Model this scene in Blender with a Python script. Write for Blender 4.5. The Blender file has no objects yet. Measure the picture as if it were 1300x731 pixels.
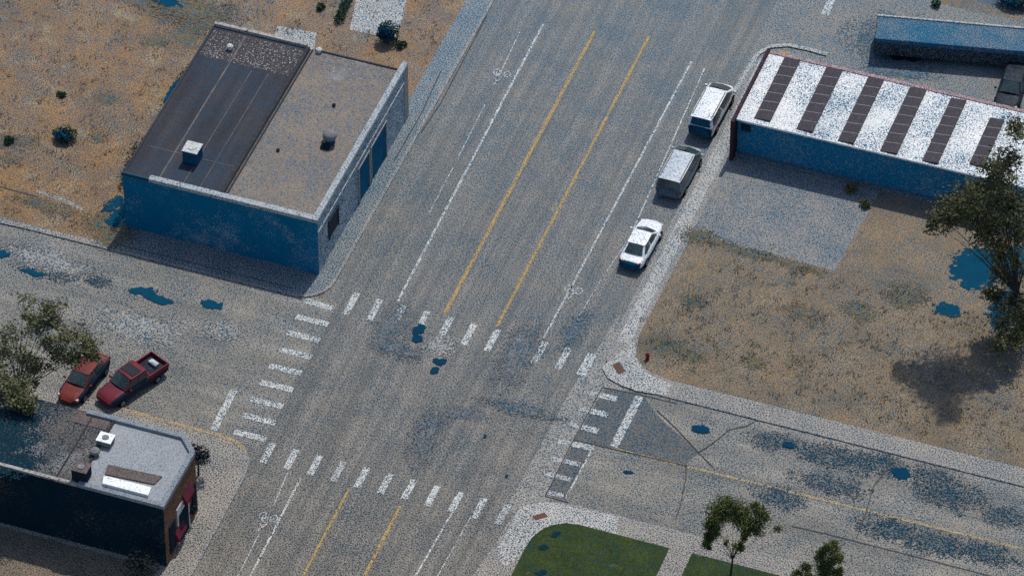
import bpy, bmesh, math, random
from mathutils import Vector, Matrix
R = math.radians
random.seed(11)
SC = bpy.context.scene
C = SC.collection

# ------------------------------------------------------------ camera
FOC, DEP, AZ, PXM = 7000.0, 43.0, 19.9, 19.0       # focal length in photo pixels, depression, heading, pixels per metre
_d, _a = R(DEP), R(AZ)
FW = Vector((-math.sin(_a) * math.cos(_d), math.cos(_a) * math.cos(_d), -math.sin(_d)))
RT = Vector((math.cos(_a), math.sin(_a), 0))
UP = RT.cross(FW)
CP = -FW * (FOC / PXM)
cd = bpy.data.cameras.new('camera'); cam = bpy.data.objects.new('camera', cd); C.objects.link(cam)
cam.matrix_world = Matrix(((RT.x, UP.x, -FW.x, CP.x), (RT.y, UP.y, -FW.y, CP.y), (RT.z, UP.z, -FW.z, CP.z), (0, 0, 0, 1)))
cd.sensor_width = 36; cd.lens = 36 * FOC / 1300; cd.clip_start = 5; cd.clip_end = 6000
SC.camera = cam

# ------------------------------------------------------------ world, sun, exposure
SUN_EL, SUN_AZ = 62.0, 5.0                         # azimuth from +Y towards +X
w = bpy.data.worlds.new('World'); SC.world = w; w.use_nodes = True
nt = w.node_tree; bg = nt.nodes['Background']
sky = nt.nodes.new('ShaderNodeTexSky'); sky.sky_type = 'NISHITA'; sky.sun_disc = False
sky.sun_elevation = R(SUN_EL); sky.sun_rotation = R(SUN_AZ)
nt.links.new(sky.outputs[0], bg.inputs[0]); bg.inputs[1].default_value = 0.125
sl = bpy.data.lights.new('sun', 'SUN'); sl.energy = 2.9; sl.angle = R(1.0); sl.color = (1, .945, .86)
sun = bpy.data.objects.new('sun', sl); C.objects.link(sun)
_sd = Vector((math.sin(R(SUN_AZ)) * math.cos(R(SUN_EL)), math.cos(R(SUN_AZ)) * math.cos(R(SUN_EL)), math.sin(R(SUN_EL))))
sun.rotation_euler = _sd.to_track_quat('Z', 'Y').to_euler(); sun.location = _sd * 120
SC.view_settings.view_transform = 'Standard'; SC.view_settings.look = 'None'
SC.view_settings.exposure = 0.10; SC.view_settings.gamma = 1
SC.render.engine = 'CYCLES'; SC.cycles.use_denoising = False
SC.cycles.max_bounces = 5; SC.cycles.diffuse_bounces = 3; SC.cycles.transparent_max_bounces = 16
SC.cycles.filter_width = 1.5

# ------------------------------------------------------------ survey helpers: a direction seen in the survey meets a real plane
def ray(px, py): return FW * FOC + RT * (px - 650) - UP * (py - 365.5)
def G(px, py, z=0.0):
    v = ray(px, py); t = (z - CP.z) / v.z; return CP + v * t
def GX(px, py, X):
    v = ray(px, py); t = (X - CP.x) / v.x; return CP + v * t

# ------------------------------------------------------------ materials
def _mth(nt, op, a, b=None, clamp=False):
    n = nt.nodes.new('ShaderNodeMath'); n.operation = op; n.use_clamp = clamp
    for i, v in enumerate((a, b)):
        if v is None: continue
        if isinstance(v, (int, float)): n.inputs[i].default_value = v
        else: nt.links.new(v, n.inputs[i])
    return n.outputs[0]
def _mix(nt, f, a, b):
    n = nt.nodes.new('ShaderNodeMix'); n.data_type = 'RGBA'
    if isinstance(f, (int, float)): n.inputs[0].default_value = f
    else: nt.links.new(f, n.inputs[0])
    for i, v in ((6, a), (7, b)):
        if isinstance(v, tuple): n.inputs[i].default_value = (*v[:3], 1)
        else: nt.links.new(v, n.inputs[i])
    return n.outputs[2]
def _noise(nt, vec, scale, detail=2, rough=.5):
    n = nt.nodes.new('ShaderNodeTexNoise'); n.inputs['Scale'].default_value = scale
    n.inputs['Detail'].default_value = detail; n.inputs['Roughness'].default_value = rough
    nt.links.new(vec, n.inputs['Vector']); return n.outputs[0]
def _ramp(nt, f, lo, hi):
    n = nt.nodes.new('ShaderNodeMapRange'); n.inputs[1].default_value = lo; n.inputs[2].default_value = hi
    nt.links.new(f, n.inputs[0]); n.clamp = True; return n.outputs[0]
def _map(nt, vec, s, rot=0):
    n = nt.nodes.new('ShaderNodeMapping'); n.inputs['Scale'].default_value = s; n.inputs['Rotation'].default_value = (0, 0, rot)
    nt.links.new(vec, n.inputs[0]); return n.outputs[0]
# blue grains for scan gaps; the backdrop's gradient, brighter north, painted into their tint
def mat(name, c1, c2=None, dens=.36, big=1.2, streak=None, jit=.22, rough=.9, metal=0, grain=10.5, dvar=.13, dscale=.25,
        c3=None, c3_scale=.6, c3_lo=.55, c3_hi=.7, pig=None, soft=None, spec=.0, bump=0, coat=0, wob=.9):
    m = bpy.data.materials.new(name); m.use_nodes = True; nt = m.node_tree
    b = nt.nodes['Principled BSDF']; b.inputs['Roughness'].default_value = rough; b.inputs['Metallic'].default_value = metal
    b.inputs['Specular IOR Level'].default_value = spec
    if coat: b.inputs['Coat Weight'].default_value = coat
    g = nt.nodes.new('ShaderNodeNewGeometry').outputs['Position']
    c2 = c2 or tuple(x * .8 for x in c1)
    f = _ramp(nt, _noise(nt, g, big, 4, .6), .3, .7)
    col = _mix(nt, f, c1, c2)
    if c3: col = _mix(nt, _ramp(nt, _noise(nt, g, c3_scale, 5, .65), c3_lo, c3_hi), col, c3)
    if streak:
        s = _ramp(nt, _noise(nt, _map(nt, g, streak), 1, 3), .35, .68)
        col = _mix(nt, _mth(nt, 'MULTIPLY', s, .80), col, tuple(x * .55 for x in c1))
    if jit:
        j = _ramp(nt, _noise(nt, g, 11, 1), .3, .7)
        hsv = nt.nodes.new('ShaderNodeHueSaturation'); nt.links.new(col, hsv.inputs['Color'])
        nt.links.new(_mth(nt, 'ADD', _mth(nt, 'MULTIPLY', j, 2 * jit), 1 - jit), hsv.inputs['Value']); col = hsv.outputs[0]
    if dens > 0:
        if pig is None:
            sx = nt.nodes.new('ShaderNodeSeparateXYZ'); nt.links.new(g, sx.inputs[0])
            n = _mix(nt, _ramp(nt, sx.outputs['Y'], -32, 28), (.012, .040, .058), (.014, .112, .200))
        else: n = pig
        dn = _mth(nt, 'MULTIPLY', _mth(nt, 'SUBTRACT', _noise(nt, g, dscale, 3, .6), .5), dvar)
        th = _mth(nt, 'ADD', _noise(nt, g, grain, 1, .8), dn)
        t0 = .5 + (.5 - dens) * .40
        col = _mix(nt, _ramp(nt, th, t0 - .05, t0 + .05), col, n)
    nt.links.new(col, b.inputs['Base Color'])
    if bump:
        bp = nt.nodes.new('ShaderNodeBump'); bp.inputs['Strength'].default_value = bump; bp.inputs['Distance'].default_value = .03
        nt.links.new(_noise(nt, g, 9, 3), bp.inputs['Height']); nt.links.new(bp.outputs[0], b.inputs['Normal'])
    if soft:   # ragged speckled edge: the sheet thins out towards its rim
        tc = nt.nodes.new('ShaderNodeTexCoord').outputs['Object']
        ln = nt.nodes.new('ShaderNodeVectorMath'); ln.operation = 'LENGTH'; nt.links.new(tc, ln.inputs[0])
        r = _mth(nt, 'ADD', ln.outputs['Value'], _mth(nt, 'MULTIPLY', _mth(nt, 'SUBTRACT', _noise(nt, g, wob, 3), .5), 1.2))
        r = _mth(nt, 'ADD', r, _mth(nt, 'MULTIPLY', _mth(nt, 'SUBTRACT', _noise(nt, g, 9, 1), .5), soft))
        a = _ramp(nt, r, .70, .66)
        tr = nt.nodes.new('ShaderNodeBsdfTransparent'); mx = nt.nodes.new('ShaderNodeMixShader')
        a2 = _mth(nt, 'SUBTRACT', 1.0, _ramp(nt, r, .66, .70))
        nt.links.new(a2, mx.inputs[0]); nt.links.new(tr.outputs[0], mx.inputs[1]); nt.links.new(b.outputs[0], mx.inputs[2])
        nt.links.new(mx.outputs[0], nt.nodes['Material Output'].inputs[0])
    return m
DEEP = (.004, .045, .085)
M = {}
M['asphalt'] = mat('asphalt', (.305, .265, .215), (.235, .206, .170), .42, .5, (1.9, .04, 1), .26, bump=.2)
M['asphalt_cross'] = mat('asphalt_cross', (.345, .306, .250), (.265, .238, .200), .40, .35, (.10, .7, 1), .2, dvar=.2, dscale=.3, bump=.2)
M['asphalt_dark'] = mat('asphalt_dark', (.17, .152, .13), (.135, .122, .108), .42, .8)
M['lot'] = mat('lot_asphalt', (.31, .262, .205), (.255, .22, .178), .43, .4)
M['concrete'] = mat('concrete', (.39, .34, .28), (.31, .275, .235), .42, .7)
M['concrete_white'] = mat('concrete_white', (.50, .47, .42), (.41, .395, .36), .40, .9)
M['concrete_worn'] = mat('concrete_worn', (.30, .265, .23), (.24, .22, .195), .42, .5, c3=(.27, .15, .06), c3_scale=.7, c3_lo=.66, c3_hi=.74)
M['concrete_blue'] = mat('concrete_blue', (.33, .31, .275), (.26, .25, .225), .50, .7)
M['gutter'] = mat('gutter', (.37, .335, .285), (.29, .265, .23), .42, .8)
M['kerb'] = mat('kerb', (.36, .33, .29), (.30, .275, .25), .40, 1.5)
M['kerb_yellow'] = mat('kerb_yellow', (.42, .29, .13), (.33, .27, .19), .30, 1.0)
M['dry'] = mat('dry_grass', (.36, .198, .070), (.235, .140, .060), .42, .25, None, .35, c3=(.38, .285, .15), c3_scale=.55, c3_lo=.52, c3_hi=.75, dvar=.22, dscale=.22, bump=.5)
M['dry_lot'] = mat('dry_lot', (.295, .205, .110), (.185, .132, .074), .38, .28, None, .35, c3=(.10, .095, .045), c3_scale=1.1, c3_lo=.58, c3_hi=.80, dvar=.16, dscale=.25, bump=.5)
M['lawn'] = mat('lawn', (.052, .066, .016), (.026, .040, .010), .24, .5, None, .4, c3=(.11, .105, .035), c3_scale=.5, c3_lo=.6, c3_hi=.7, bump=.5)
M['soil'] = mat('soil', (.24, .18, .12), (.18, .14, .10), .36, .5)
M['white_paint'] = mat('white_paint', (.62, .62, .58), (.46, .46, .43), .41, 2, c3=(.33, .31, .27), c3_scale=2.6, c3_lo=.54, c3_hi=.66, grain=10.5)
M['white_worn'] = mat('white_worn', (.50, .50, .48), (.38, .37, .35), .40, 1.5, c3=(.28, .26, .23), c3_scale=2.2, c3_lo=.55, c3_hi=.62)
M['yellow_paint'] = mat('yellow_paint', (.46, .29, .075), (.36, .26, .12), .30, 1.5)
M['yellow_worn'] = mat('yellow_worn', (.45, .33, .15), (.30, .25, .17), .34, 1.2)
M['hole'] = mat('dark_blue_fill', DEEP, (.006, .038, .078), 0, 1, jit=.05, soft=.25, wob=2.6)
M['hole_lawn'] = mat('dark_lawn_gap', (.006, .032, .045), None, 0, 1, jit=.05, soft=.4, wob=2.6)
M['hole_north'] = mat('blue_fill', (.005, .058, .105), (.005, .05, .095), 0, 1, jit=.05, soft=.25, wob=2.6)
M['stain'] = mat('stain', (.20, .185, .17), (.165, .155, .145), .47, 1, soft=2.6)
M['stain_blue'] = mat('stain_blue', (.20, .19, .17), (.16, .155, .145), .64, 1, soft=2.6, pig=(.010, .042, .068))
M['pale_stain'] = mat('pale_stain', (.36, .34, .31), None, .40, 1, soft=2.4)
M['weed_stain'] = mat('weed_stain', (.14, .115, .05), (.20, .145, .07), .40, 1, soft=3.2)
M['crack'] = mat('crack', (.085, .075, .068), None, .15, 1)
M['patch_red'] = mat('tactile_red', (.16, .075, .05), (.11, .06, .045), .16, 3)
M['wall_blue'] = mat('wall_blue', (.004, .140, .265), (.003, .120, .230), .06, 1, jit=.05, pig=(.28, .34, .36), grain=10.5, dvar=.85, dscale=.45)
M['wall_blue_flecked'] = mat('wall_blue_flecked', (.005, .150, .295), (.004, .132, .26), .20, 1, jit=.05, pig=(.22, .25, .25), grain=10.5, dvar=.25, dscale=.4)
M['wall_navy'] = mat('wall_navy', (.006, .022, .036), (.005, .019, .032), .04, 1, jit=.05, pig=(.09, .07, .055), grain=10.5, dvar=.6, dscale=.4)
M['wall_white'] = mat('wall_white', (.42, .46, .48), (.34, .39, .42), .46, 1)
M['plinth'] = mat('plinth', (.22, .19, .17), None, .5, 2)
M['coping'] = mat('coping', (.40, .42, .42), (.32, .35, .36), .26, 3)
M['coping_rough'] = mat('coping_rough', (.40, .38, .35), (.30, .28, .26), .05, 2, c3=(.06, .055, .05), c3_scale=5, c3_lo=.56, c3_hi=.6)
M['roof_dark'] = mat('roof_dark', (.072, .064, .068), (.054, .055, .062), .32, .4, (.9, .10, 1), .25, pig=(.025, .060, .10), dvar=.3)
M['roof_frost'] = mat('roof_frost', (.06, .058, .062), (.05, .05, .055), .13, 1, pig=(.42, .40, .38), jit=.3)
M['seam'] = mat('seam', (.17, .155, .145), (.085, .08, .08), .1, 1.5)
M['roof_tan'] = mat('roof_tan', (.25, .20, .15), (.20, .165, .13), .32, .5, None, .25, c3=(.13, .115, .105), c3_scale=.45, c3_lo=.6, c3_hi=.75, pig=(.03, .11, .19))
M['roof_tan_grey'] = mat('roof_patch_grey', (.12, .115, .115), (.22, .22, .215), .06, .6, soft=1.2, pig=(.4, .4, .4))
M['roof_navy'] = mat('roof_navy', (.006, .030, .048), (.006, .026, .042), .12, 1, jit=.1, soft=1.8, pig=(.08, .07, .06))
M['black_edge'] = mat('black_edge', (.035, .035, .038), (.06, .055, .055), .1, 3)
M['white_roof'] = mat('white_roof', (.80, .79, .75), (.62, .64, .64), .37, .5, grain=10.5, dvar=.40, dscale=.35)
M['panel'] = mat('solar_panel', (.019, .014, .024), (.026, .021, .031), .12, 1, pig=(.10, .085, .09), rough=.6, spec=.3, dvar=.1)
M['panel_line'] = mat('panel_line', (.25, .24, .25), None, .1, 2, pig=(.06, .05, .06))
M['maroon'] = mat('maroon', (.055, .022, .030), (.045, .03, .04), .12, 2)
M['maroon_white'] = mat('maroon_white', (.46, .38, .38), (.30, .22, .23), .42, 4, pig=(.16, .08, .09))
M['trailer_top'] = mat('trailer_top', (.25, .225, .20), (.2, .19, .18), .66, 1, pig=(.014, .105, .19), dvar=.3)
M['trailer_side'] = mat('trailer_side', (.02, .06, .09), (.02, .02, .025), .3, 2.5, jit=.4, pig=(.20, .17, .15))
M['grey_membrane'] = mat('grey_membrane', (.31, .33, .345), (.26, .285, .30), .10, .5, pig=(.03, .03, .035))
M['grey_parapet'] = mat('grey_parapet', (.25, .28, .31), (.19, .215, .24), .18, 2, pig=(.04, .05, .06))
M['roof_old'] = mat('roof_old', (.16, .14, .12), (.09, .085, .08), .42, .35, None, .3, c3=(.30, .30, .30), c3_scale=.35, c3_lo=.52, c3_hi=.72, pig=(.008, .028, .045), dvar=.6, dscale=.15)
M['roof_brown'] = mat('roof_brown', (.16, .13, .12), (.12, .10, .095), .25, 1.5, pig=(.03, .03, .03))
M['bright_white'] = mat('bright_white', (.85, .86, .84), (.75, .77, .76), .10, 2, pig=(.2, .25, .28))
M['brick'] = mat('brick', (.22, .12, .07), (.13, .075, .05), .26, 1.2, None, .35, c3=(.06, .05, .05), c3_scale=1.1, c3_lo=.58, c3_hi=.7, pig=(.03, .03, .035))
M['sign_red'] = mat('sign_red', (.20, .014, .035), (.08, .025, .03), .3, 2, jit=.15)
M['white_sign'] = mat('white_sign', (.55, .55, .55), None, .1, 2)
M['glass_dark'] = mat('glass_dark', (.035, .055, .06), (.02, .03, .035), .10, 2, rough=.25, spec=.5, pig=(.012, .07, .12))
M['window_brown'] = mat('window_brown', (.06, .045, .04), (.03, .04, .055), .25, 2, rough=.4)
M['door_blue'] = mat('door_blue', (.012, .10, .19), (.012, .075, .14), .10, 1.5, jit=.1)
M['metal_white'] = mat('metal_white', (.55, .56, .53), (.45, .47, .45), .10, 2)
M['metal_grey'] = mat('metal_grey', (.22, .22, .22), (.15, .15, .15), .12, 2, rough=.6)
M['metal_blue'] = mat('metal_blue', (.012, .075, .14), (.01, .06, .12), .06, 2)
M['metal_dark'] = mat('metal_dark', (.02, .028, .035), (.015, .02, .03), .1, 2)
M['wood_post'] = mat('post', (.35, .33, .31), None, .1, 2)
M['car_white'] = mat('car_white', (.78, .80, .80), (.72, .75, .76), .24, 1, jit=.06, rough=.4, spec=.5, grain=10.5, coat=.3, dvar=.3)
M['car_silver'] = mat('car_silver', (.50, .54, .57), (.42, .46, .50), .20, 1, jit=.12, rough=.4, spec=.5, grain=10.5, coat=.3)
M['car_grey'] = mat('car_grey', (.10, .12, .13), (.07, .09, .10), .35, 1, rough=.4, spec=.4, grain=10.5)
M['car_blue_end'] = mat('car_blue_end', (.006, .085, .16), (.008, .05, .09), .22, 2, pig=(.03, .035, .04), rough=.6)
M['car_red'] = mat('car_red', (.25, .006, .020), (.13, .008, .016), .36, 2.5, rough=.5, spec=.12, pig=(.02, .04, .06), coat=0)
M['car_orange'] = mat('car_orange', (.25, .03, .014), (.14, .018, .012), .36, 1.5, rough=.5, spec=.12, pig=(.015, .04, .055), coat=0)
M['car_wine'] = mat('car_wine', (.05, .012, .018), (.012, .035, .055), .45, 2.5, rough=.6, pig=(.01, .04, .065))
M['car_dark'] = mat('car_dark', (.010, .012, .018), (.022, .022, .028), .15, 1.5, rough=.5, spec=.1)
M['car_glass'] = mat('car_glass', (.035, .06, .065), (.02, .035, .04), .08, 2, rough=.2, spec=.5, pig=(.10, .13, .13))
M['tyre'] = mat('tyre', (.012, .013, .015), None, 0, 2)
M['lamp_red'] = mat('lamp_red', (.20, .015, .02), None, 0, 2, rough=.3)
M['lamp_clear'] = mat('lamp_clear', (.6, .6, .6), None, 0, 2, rough=.2)
M['bark'] = mat('bark', (.055, .045, .035), (.035, .03, .025), .1, 3)
M['leaf'] = mat('leaf', (.11, .125, .045), (.06, .075, .030), 0, .9, jit=.4, rough=.7)
M['leaf_deep'] = mat('leaf_deep', (.13, .125, .055), (.07, .075, .038), .04, .7, jit=.4, rough=.7, c3=(.13, .10, .04), c3_scale=.8, c3_lo=.6, c3_hi=.72)
M['leaf_grey'] = mat('leaf_grey', (.15, .155, .072), (.10, .105, .06), .06, .7, jit=.4, rough=.7, c3=(.20, .17, .13), c3_scale=.8, c3_lo=.56, c3_hi=.68)
M['leaf_shrub'] = mat('leaf_shrub', (.040, .058, .016), (.03, .042, .014), .25, 1.5, jit=.3)
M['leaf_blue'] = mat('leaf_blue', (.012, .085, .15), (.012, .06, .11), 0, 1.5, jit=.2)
M['leaf_dark'] = mat('leaf_dark', (.018, .03, .036), (.03, .032, .03), .1, 2, jit=.35, c3=(.30, .10, .04), c3_scale=2.5, c3_lo=.66, c3_hi=.70)
M['hydrant'] = mat('hydrant', (.20, .035, .028), None, .1, 3)

# ------------------------------------------------------------ mesh helpers
def link(name, verts, faces, m, parent=None, smooth=False):
    me = bpy.data.meshes.new(name); me.from_pydata([tuple(v) for v in verts], [], faces); me.update()
    ms = m if isinstance(m, list) else [m]
    for x in ms: me.materials.append(M[x] if isinstance(x, str) else x)
    o = bpy.data.objects.new(name, me); C.objects.link(o)
    if smooth:
        for p in me.polygons: p.use_smooth = True
    if parent: o.parent = parent
    return o
class MB:
    def __init__(s): s.v = []; s.f = []; s.mi = []; s.cur = 0
    def add(s, v, f):
        b = len(s.v); s.v += [Vector(x) for x in v]; s.f += [[i + b for i in q] for q in f]; s.mi += [s.cur] * len(f); return s
    def box(s, x0, y0, z0, x1, y1, z1):
        return s.add([(x0,y0,z0),(x1,y0,z0),(x1,y1,z0),(x0,y1,z0),(x0,y0,z1),(x1,y0,z1),(x1,y1,z1),(x0,y1,z1)],
                     [(0,3,2,1),(4,5,6,7),(0,1,5,4),(1,2,6,5),(2,3,7,6),(3,0,4,7)])
    def prism(s, poly, z0, z1):
        n = len(poly); v = [(p[0], p[1], z0) for p in poly] + [(p[0], p[1], z1) for p in poly]
        return s.add(v, [tuple(range(n, 2*n)), tuple(reversed(range(n)))] + [(i, (i+1) % n, n + (i+1) % n, n + i) for i in range(n)])
    def tube(s, pts, rs, k=8):
        pts = [Vector(p) for p in pts]; n = len(pts); v = []; f = []
        for i, p in enumerate(pts):
            t = (pts[min(i+1, n-1)] - pts[max(i-1, 0)]).normalized()
            u = t.orthogonal().normalized(); w_ = t.cross(u)
            for j in range(k):
                a = 2 * math.pi * j / k; v.append(p + (u * math.cos(a) + w_ * math.sin(a)) * rs[i])
        for i in range(n-1):
            for j in range(k): f.append((i*k+j, i*k+(j+1) % k, (i+1)*k+(j+1) % k, (i+1)*k+j))
        f += [tuple(reversed(range(k))), tuple(range((n-1)*k, n*k))]
        return s.add(v, f)
    def cyl(s, x, y, z0, z1, r, r2=None, k=16): return s.tube([(x,y,z0),(x,y,z1)], [r, r if r2 is None else r2], k)
    def build(s, name, m, parent=None, smooth=False, bevel=0):
        o = link(name, s.v, s.f, m, parent, smooth)
        for p, i in zip(o.data.polygons, s.mi): p.material_index = i
        if bevel:
            b = o.modifiers.new('bevel', 'BEVEL'); b.width = bevel; b.segments = 2; b.limit_method = 'ANGLE'
        return o
def tag(o, label, cat, group=None):
    o['label'] = label; o['category'] = cat
    if group: o['group'] = group
    return o
def thing(name, label, cat, loc=(0, 0, 0), rz=0, group=None):
    o = bpy.data.objects.new(name, None); C.objects.link(o); o.location = loc; o.rotation_euler = (0, 0, rz)
    return tag(o, label, cat, group)
def struct(o): o['kind'] = 'structure'; return o
def sheet(name, pts, z, m, sub=False):
    return struct(link(name, [(p[0], p[1], z) for p in pts], [tuple(range(len(pts)))], m))
def gsheet(name, px, z, m): return sheet(name, [G(*p, z) for p in px], z, m)
def dup(root):
    r = root.copy(); C.objects.link(r)
    for ch in list(root.children):
        c = ch.copy(); C.objects.link(c); c.parent = r
        for g in ch.children:
            d = g.copy(); C.objects.link(d); d.parent = c
    return r
def ribbon(name, pts, wd, z, m):       # a painted or cut line following points
    pts = [Vector((p[0], p[1], 0)) for p in pts]; v = []; f = []
    for i, p in enumerate(pts):
        t = (pts[min(i+1, len(pts)-1)] - pts[max(i-1, 0)]).normalized(); n = Vector((-t.y, t.x, 0)) * wd / 2
        v += [(p.x+n.x, p.y+n.y, z), (p.x-n.x, p.y-n.y, z)]
    for i in range(len(pts)-1): f.append((2*i+1, 2*i+3, 2*i+2, 2*i))
    return struct(link(name, v, f, m))
def gline(name, px, wd, z, m): return ribbon(name, [G(*p, z) for p in px], wd, z, m)
_bz = [0]
def blot(name, px, py, rx, ry, rot, m, z=.02):   # irregular flat patch lying on the ground
    c = G(px, py, z); _bz[0] += 1
    n = 28; v = [(1.15 * math.cos(2*math.pi*i/n), 1.15 * math.sin(2*math.pi*i/n), 0) for i in range(n)]
    o = struct(link(name, v, [tuple(range(n))], m)); o.location = (c.x, c.y, z + .0025 * (_bz[0] % 12)); o.scale = (rx, ry, 1); o.rotation_euler = (0, 0, R(rot))
    return o

# ------------------------------------------------------------ ground, roads, blocks
KZ = .10
sheet('ground', [(-1500, -1500), (1500, -1500), (1500, 1500), (-1500, 1500)], 0, 'soil')
sheet('avenue', [(-11.6, -300), (8.6, -300), (8.6, 300), (-11.6, 300)], .008, 'asphalt')
sheet('cross_street', [(-300, -20), (-10.4, -20), (-10.4, -5.2), (-300, -5.2)], .012, 'asphalt_cross')
sheet('cross_street', [(8.9, -18.2), (300, -18.2), (300, -6.2), (8.9, -6.2)], .012, 'asphalt_cross')
sheet('parking_lot', [(7.5, 25), (300, 25), (300, 60), (7.5, 60)], .012, 'lot')
# light worn band where the gutter crosses the side street
sheet('gutter', [(6.6, -20.5), (8.0, -19.2), (9.3, -17.9), (9.1, -8.5), (10.6, -6.3), (8.2, -2.5), (7.6, 0), (7.3, -4), (7.0, -7)], .016, 'gutter')
def arc(cx, cy, r, a0, a1, n=8): return [(cx + r*math.cos(R(a0+(a1-a0)*i/n)), cy + r*math.sin(R(a0+(a1-a0)*i/n))) for i in range(n+1)]
def block(poly, m='concrete'):
    return struct(MB().prism(poly, -.3, KZ).build('sidewalk', m))
def kerb(pts, m='kerb', wd=.2, up=0):   # kerb stone: its outer face 3 mm proud of the slab, its top 4 mm above it
    v = []; f = []; P_ = [Vector((p[0], p[1], 0)) for p in pts]
    for i, p in enumerate(P_):
        t = (P_[min(i+1, len(P_)-1)] - P_[max(i-1, 0)]).normalized(); n = Vector((t.y, -t.x, 0))
        a = p + n * (.01 + up); b_ = p - n * wd
        v += [(a.x, a.y, 0), (a.x, a.y, KZ+.005+up), (b_.x, b_.y, KZ+.005+up)]
    for i in range(len(P_)-1): f += [(3*i, 3*i+3, 3*i+4, 3*i+1), (3*i+1, 3*i+4, 3*i+5, 3*i+2)]
    return struct(link('kerb', v, f, m))
nw_c = arc(-13.5, -3.55, 2.2, 0, -90)
block([(-11.3, 300), (-300, 300), (-300, -5.75)] + list(reversed(nw_c)), 'concrete_blue')
kerb([(-300, -5.75)] + list(reversed(nw_c)) + [(-11.3, 300)])
ne_c = arc(11.3, -3.1, 3.35, 180, 270, 12)
north_end = [(15.2, 25.6), (15.2, 27.9), (14.9, 28.4)] + arc(10.6, 26.6, 2.65, 70, 180, 6)
block(ne_c + [(300, -6.45), (300, 25.3), (15.2, 25.3)] + north_end[1:] )
kerb(list(reversed([(300, -6.45)] + list(reversed(ne_c)) + list(reversed(north_end)))) [::-1][::-1])
se_c = [(7.15, -23), (7.3, -20.5), (7.7, -19.2), (8.5, -18.4), (9.6, -18.0), (11, -17.85)]
block([(6.4, -300), (300, -300), (300, -17.6)] + list(reversed(se_c)) + [(6.75, -26)])
kerb([(300, -17.6)] + list(reversed(se_c)) + [(6.75, -26), (6.4, -300)])
sw_c = [(-21.5, -19.45), (-17.4, -19.6), (-13.2, -19.6), (-11.9, -19.8), (-11.0, -20.3), (-10.35, -21.2), (-10.1, -22.5), (-9.95, -32)]
block([(-300, -19.3)] + sw_c + [(-9.9, -300), (-300, -300)][::1])
kerb(list(reversed([(-300, -19.3)] + sw_c + [(-9.9, -300)])), 'kerb')
kerb(list(reversed([(-21.5, -19.44), (-17.4, -19.59), (-13.2, -19.59), (-11.9, -19.79), (-11.0, -20.29)])), 'kerb_yellow', .26, .006)

T = KZ + .006
# NW dry field and pads
sheet('dry_field', [(-300, -5.3), (-26.9, -5.25), (-26.9, 13.9), (-13.2, 13.9), (-13.2, 300), (-300, 300)], T, 'dry')
gsheet('concrete_pad', [(452, 0), (444, 38), (500, 50), (512, 22), (521, -30), (458, -30)], T+.005, 'concrete_white')
gsheet('concrete_pad', [(345, 58), (352, 33), (402, 42), (398, 66)], T+.005, 'concrete_white')
gsheet('footpath', [(0, 283), (60, 296), (130, 311), (130, 307), (60, 291), (0, 277)], T+.005, 'concrete')
gsheet('footpath', [(45, 244), (80, 256), (105, 268), (106, 264), (82, 252), (48, 241)], T+.009, 'concrete')
# NE vacant lot
sheet('vacant_lot', [(9.5, -1.6), (9.95, -3.5), (10.6, -4.2), (11.4, -4.65), (12.8, -4.88), (300, -4.7), (300, 17.6), (20.3, 17.6), (20.0, 12), (19.8, 8.8), (9.65, 8.95)], T, 'dry_lot')
sheet('concrete_yard', [(9.6, 8.95), (19.8, 8.8), (20.0, 12), (20.3, 17.6), (9.6, 17.6)], T+.004, 'concrete_worn')
gsheet('corner_ramp', [(764, 466), (806, 432), (808, 455), (824, 475), (852, 487), (846, 502), (808, 496), (787, 488), (771, 479)], T+.004, 'concrete_white')
ribbon('footpath', [(8.75, -2.6), (8.8, 28)], .9, T+.003, 'concrete_white')
# SE block
gsheet('corner_ramp', [(660, 643), (690, 636), (722, 641), (786, 656), (782, 680), (735, 666), (700, 667), (678, 680), (662, 703), (640, 720), (630, 700)], T+.004, 'concrete_white')
lawn1 = [(9.1, -60), (9.06, -22.8), (9.15, -21.6), (9.45, -20.8), (9.95, -20.1), (10.7, -19.65), (11.6, -19.46), (17.7, -19.48), (17.8, -60)]
sheet('lawn', lawn1, T+.02, 'lawn')
sheet('lawn', [(19.2, -19.4), (60, -19.4), (60, -60), (19.0, -60)], T+.02, 'lawn')
# SW tan yard south of the brick building
sheet('yard', [(-300, -60), (-12.2, -60), (-12.2, -32.2), (-300, -32.2)], T, 'soil')
# dark repaved rectangle on the side street
gsheet('road_patch', [(768, 492), (817, 502), (834, 527), (887, 574), (871, 589), (729, 558)], .020, 'asphalt_dark')
gsheet('road_patch', [(729, 560), (693, 628), (718, 634), (753, 565)], .020, 'asphalt_dark')
gsheet('grass_verge', [(1180, -20), (1190, 3), (1215, 10), (1300, 28), (1420, 50), (1420, -60)], .018, 'dry_lot')
gsheet('painted_shadow', [(1235, -20), (1240, 2), (1270, 10), (1330, 22), (1330, -60)], .022, 'asphalt_dark')  # ground shadow at the upper-right corner, painted as a dark sheet

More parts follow.
